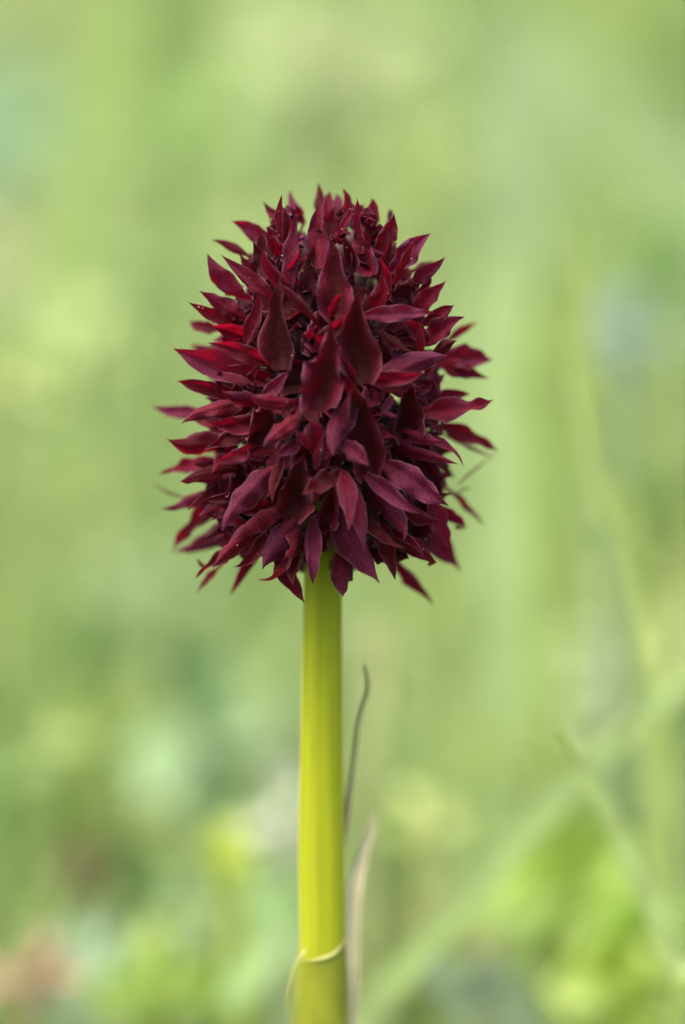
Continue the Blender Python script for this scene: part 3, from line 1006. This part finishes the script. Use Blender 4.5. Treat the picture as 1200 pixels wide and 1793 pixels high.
# narrow folded petals whose tips come out through the gaps of the near side
rg = random.Random(21)
added = 0
for _ in range(1500):
    if added >= 70: break
    py = rg.uniform(380, 930)
    ro = R_out(py)
    th = math.radians(rg.uniform(195, 345))
    a = axis_pt(py)
    outw = Vector((math.cos(th), math.sin(th), 0))
    B = a + outw * 0.55 * ro
    lift = (1 - (py - 380) / 330) * 0.30 + rg.uniform(-0.12, 0.12)
    T = a + outw * ro * rg.uniform(0.80, 0.95) + Vector((rg.uniform(-.14, .14), 0, lift))
    pyT = 896.5 - (T.z - AIM.z) / U
    ok = pyT > 365 and abs(T.x - a.x) < 0.80 * R_out(max(350, min(pyT, 985)))
    for t in (0.55, 0.8, 1.0):
        P = B * (1 - t) + T * t
        if not ok or ((np.abs(cloud[:, 0] - P[0]) < 0.032) & (np.abs(cloud[:, 2] - P[2]) < 0.032) & (cloud[:, 1] < P[1] + 0.10)).any():
            ok = False; break
    if not ok: continue
    fl = min(florets, key=lambda f: (f['c'] - B).length)
    q = dict(kind='tepal', B=B, T=T, w=rg.uniform(0.08, 0.13), hint=-VIEW + Vector((rg.uniform(-.7, .7), 0, rg.uniform(-.2, .6))), cup=rg.choice([0.9, 0.7, -0.7]),
             sag=rg.uniform(-.15, .15), bulge=rg.uniform(-0.1, 0.15), tone=rg.uniform(0.3, 0.8), thin=0.12)
    fl['items'].append(q)
    V, F, A = tepal_mesh(B, T, q['w'], q['hint'], 'tepal', q['sag'], q['bulge'], q['cup'], q['tone'], seed=1)
    cloud = np.concatenate([cloud, np.array(V)])
    added += 1

petal_faces = []
for k, fl in enumerate(florets):
    # ovary: short twisted body joining the floret to the spike's axis; it is the floret's own mesh
    path = bez([fl['inner'], fl['inner'] * 0.4 + fl['c'] * 0.6 + Vector((0, 0, -0.03)), fl['c']], 7)
    V, F = tube(path, [0.03, 0.05, 0.065, 0.07, 0.066, 0.055, 0.035], 10)
    o = mesh_obj('floret', V, F, OVARY, orchid)
    keep_local(o, orchid)
    for i, q in enumerate(fl['items']):
        nm = 'lip' if q['kind'] == 'lip' else ('bract' if q['kind'] == 'bract' else 'tepal')
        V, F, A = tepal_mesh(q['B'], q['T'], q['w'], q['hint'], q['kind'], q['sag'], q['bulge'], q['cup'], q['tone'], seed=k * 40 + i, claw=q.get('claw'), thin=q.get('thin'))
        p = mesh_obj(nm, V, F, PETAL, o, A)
        p.data.transform(Matrix.Translation(-Vector(orchid.location)))
        if q['B'].y < 0.1:
            for _ in range(3):
                petal_faces.append((V, F))


# pollen specks scattered on the petals of the near side
def build_pollen():
    r = random.Random(3)
    V, F = [], []
    oct_f = [(0, 2, 4), (2, 1, 4), (1, 3, 4), (3, 0, 4), (2, 0, 5), (1, 2, 5), (3, 1, 5), (0, 3, 5)]
    for _ in range(230):
        PV, PF = r.choice(petal_faces)
        f = r.choice(PF)
        a, b, c, d = (np.array(PV[i]) for i in f)
        n = np.cross(b - a, d - a); n /= np.linalg.norm(n) + 1e-9
        if n.dot(np.array(VIEW)) > 0: n = -n
        s, t = r.random(), r.random()
        p = a * (1 - s) * (1 - t) + b * s * (1 - t) + c * s * t + d * (1 - s) * t
        rad = r.choice([0.0018, 0.0024, 0.0024, 0.003, 0.0042])
        if r.random() > 0.25 + 0.75 * (a[2] - 9.4) / 2.4: continue
        p = p + n * rad * 0.6
        k = len(V)
        for e in ((1, 0, 0), (-1, 0, 0), (0, 1, 0), (0, -1, 0), (0, 0, 1), (0, 0, -1)):
            V.append(p + np.array(e) * rad)
        F += [tuple(k + i for i in g) for g in oct_f]
    o = mesh_obj('pollen', V, F, POLLEN, orchid)
    o['kind'] = 'stuff'
    keep_local(o, orchid)


build_pollen()
# stem leaves: thin withered tip, and the loose sheath with its pale rim and tip at the foot
def stem_leaf(name, pix, ys, widths, mat, cup=0.6, fold_to=None):
    pts = [at(px, py, y) for (px, py), y in zip(pix, ys)]
    path = bez(pts, 26)
    V, F = ribbon(path, [w * U for w in widths], -VIEW + Vector((0.4, 0, 0)), cup)
    o = mesh_obj(name, V, F, mat, orchid)
    keep_local(o, orchid)
    return o


w = stem_leaf('stem_leaf', [(578, 1600), (600, 1450), (617, 1345), (628, 1260), (643, 1205), (638, 1163)], [0.18, 0.3, 0.38, 0.42, 0.42, 0.4],
              [20, 16, 9, 8, 8, 5], WISP, 0.9)
w['label'] = 'thin dark withered leaf tip'
w = stem_leaf('stem_leaf', [(598, 1850), (606, 1700), (614, 1580), (632, 1500), (648, 1455), (653, 1428)], [0.15, 0.25, 0.42, 0.6, 0.7, 0.75],
              [46, 46, 34, 25, 18, 8], DRYTIP, 0.5)
w['label'] = 'pale dry leaf tip'


def build_sheath():
    """loose tube round the foot of the stem with a slanting open mouth"""
    seg, rows = 40, 16
    V, F = [], []
    rim = []
    for i in range(rows):
        f = i / (rows - 1)
        for j in range(seg):
            th = 2 * math.pi * j / seg                       # 0 right, pi left, 3pi/2 front
            top = 1664 - 9 * math.cos(th) - 6 * math.sin(th) - 14 * max(0, math.cos(th)) ** 3
            low = 1990
            py = top + (low - top) * (1 - f)
            ease = math.sin(min(1, (py - top) / 130) * math.pi * 0.5)
            left = max(0.0, -math.cos(th)) ** 1.5
            rad = (42.0 + 2.0 * ease + 7 * ease * left + 4 * ease * max(0, math.cos(th))) * U
            rx, ry = rad, rad * 0.95
            c = at(563, py, 0)
            V.append((c.x + math.cos(th) * rx, math.sin(th) * ry, c.z))
            if i == rows - 1: rim.append(V[-1])
    for i in range(rows - 1):
        for j in range(seg):
            k = (j + 1) % seg
            F.append((i * seg + j, i * seg + k, (i + 1) * seg + k, (i + 1) * seg + j))
    o = mesh_obj('leaf_sheath', V, F, SHEATH, orchid)
    keep_local(o, orchid)
    P = np.array(rim + [rim[0]])
    Vr, Fr = tube(P, [0.002 + 0.013 * max(0, math.cos(2 * math.pi * (j / seg - 0.80))) ** 3 for j in range(seg + 1)], 6)
    r = mesh_obj('sheath_rim', Vr, Fr, SHEATH_RIM, o)
    keep_local(r, orchid)


build_sheath()

# torn fibre of the sheath hanging at the left of the stem
fib = bez([at(536, 1664, -0.14), at(521, 1684, -0.16), at(508, 1728, -0.15), at(506, 1768, -0.12), at(516, 1815, -0.10)], 20)
V, F = tube(fib, [0.010] * 6 + [0.012] * 8 + [0.009] * 6, 6)
fo = mesh_obj('sheath_fibre', V, F, SHEATH_RIM, orchid)
keep_local(fo, orchid)
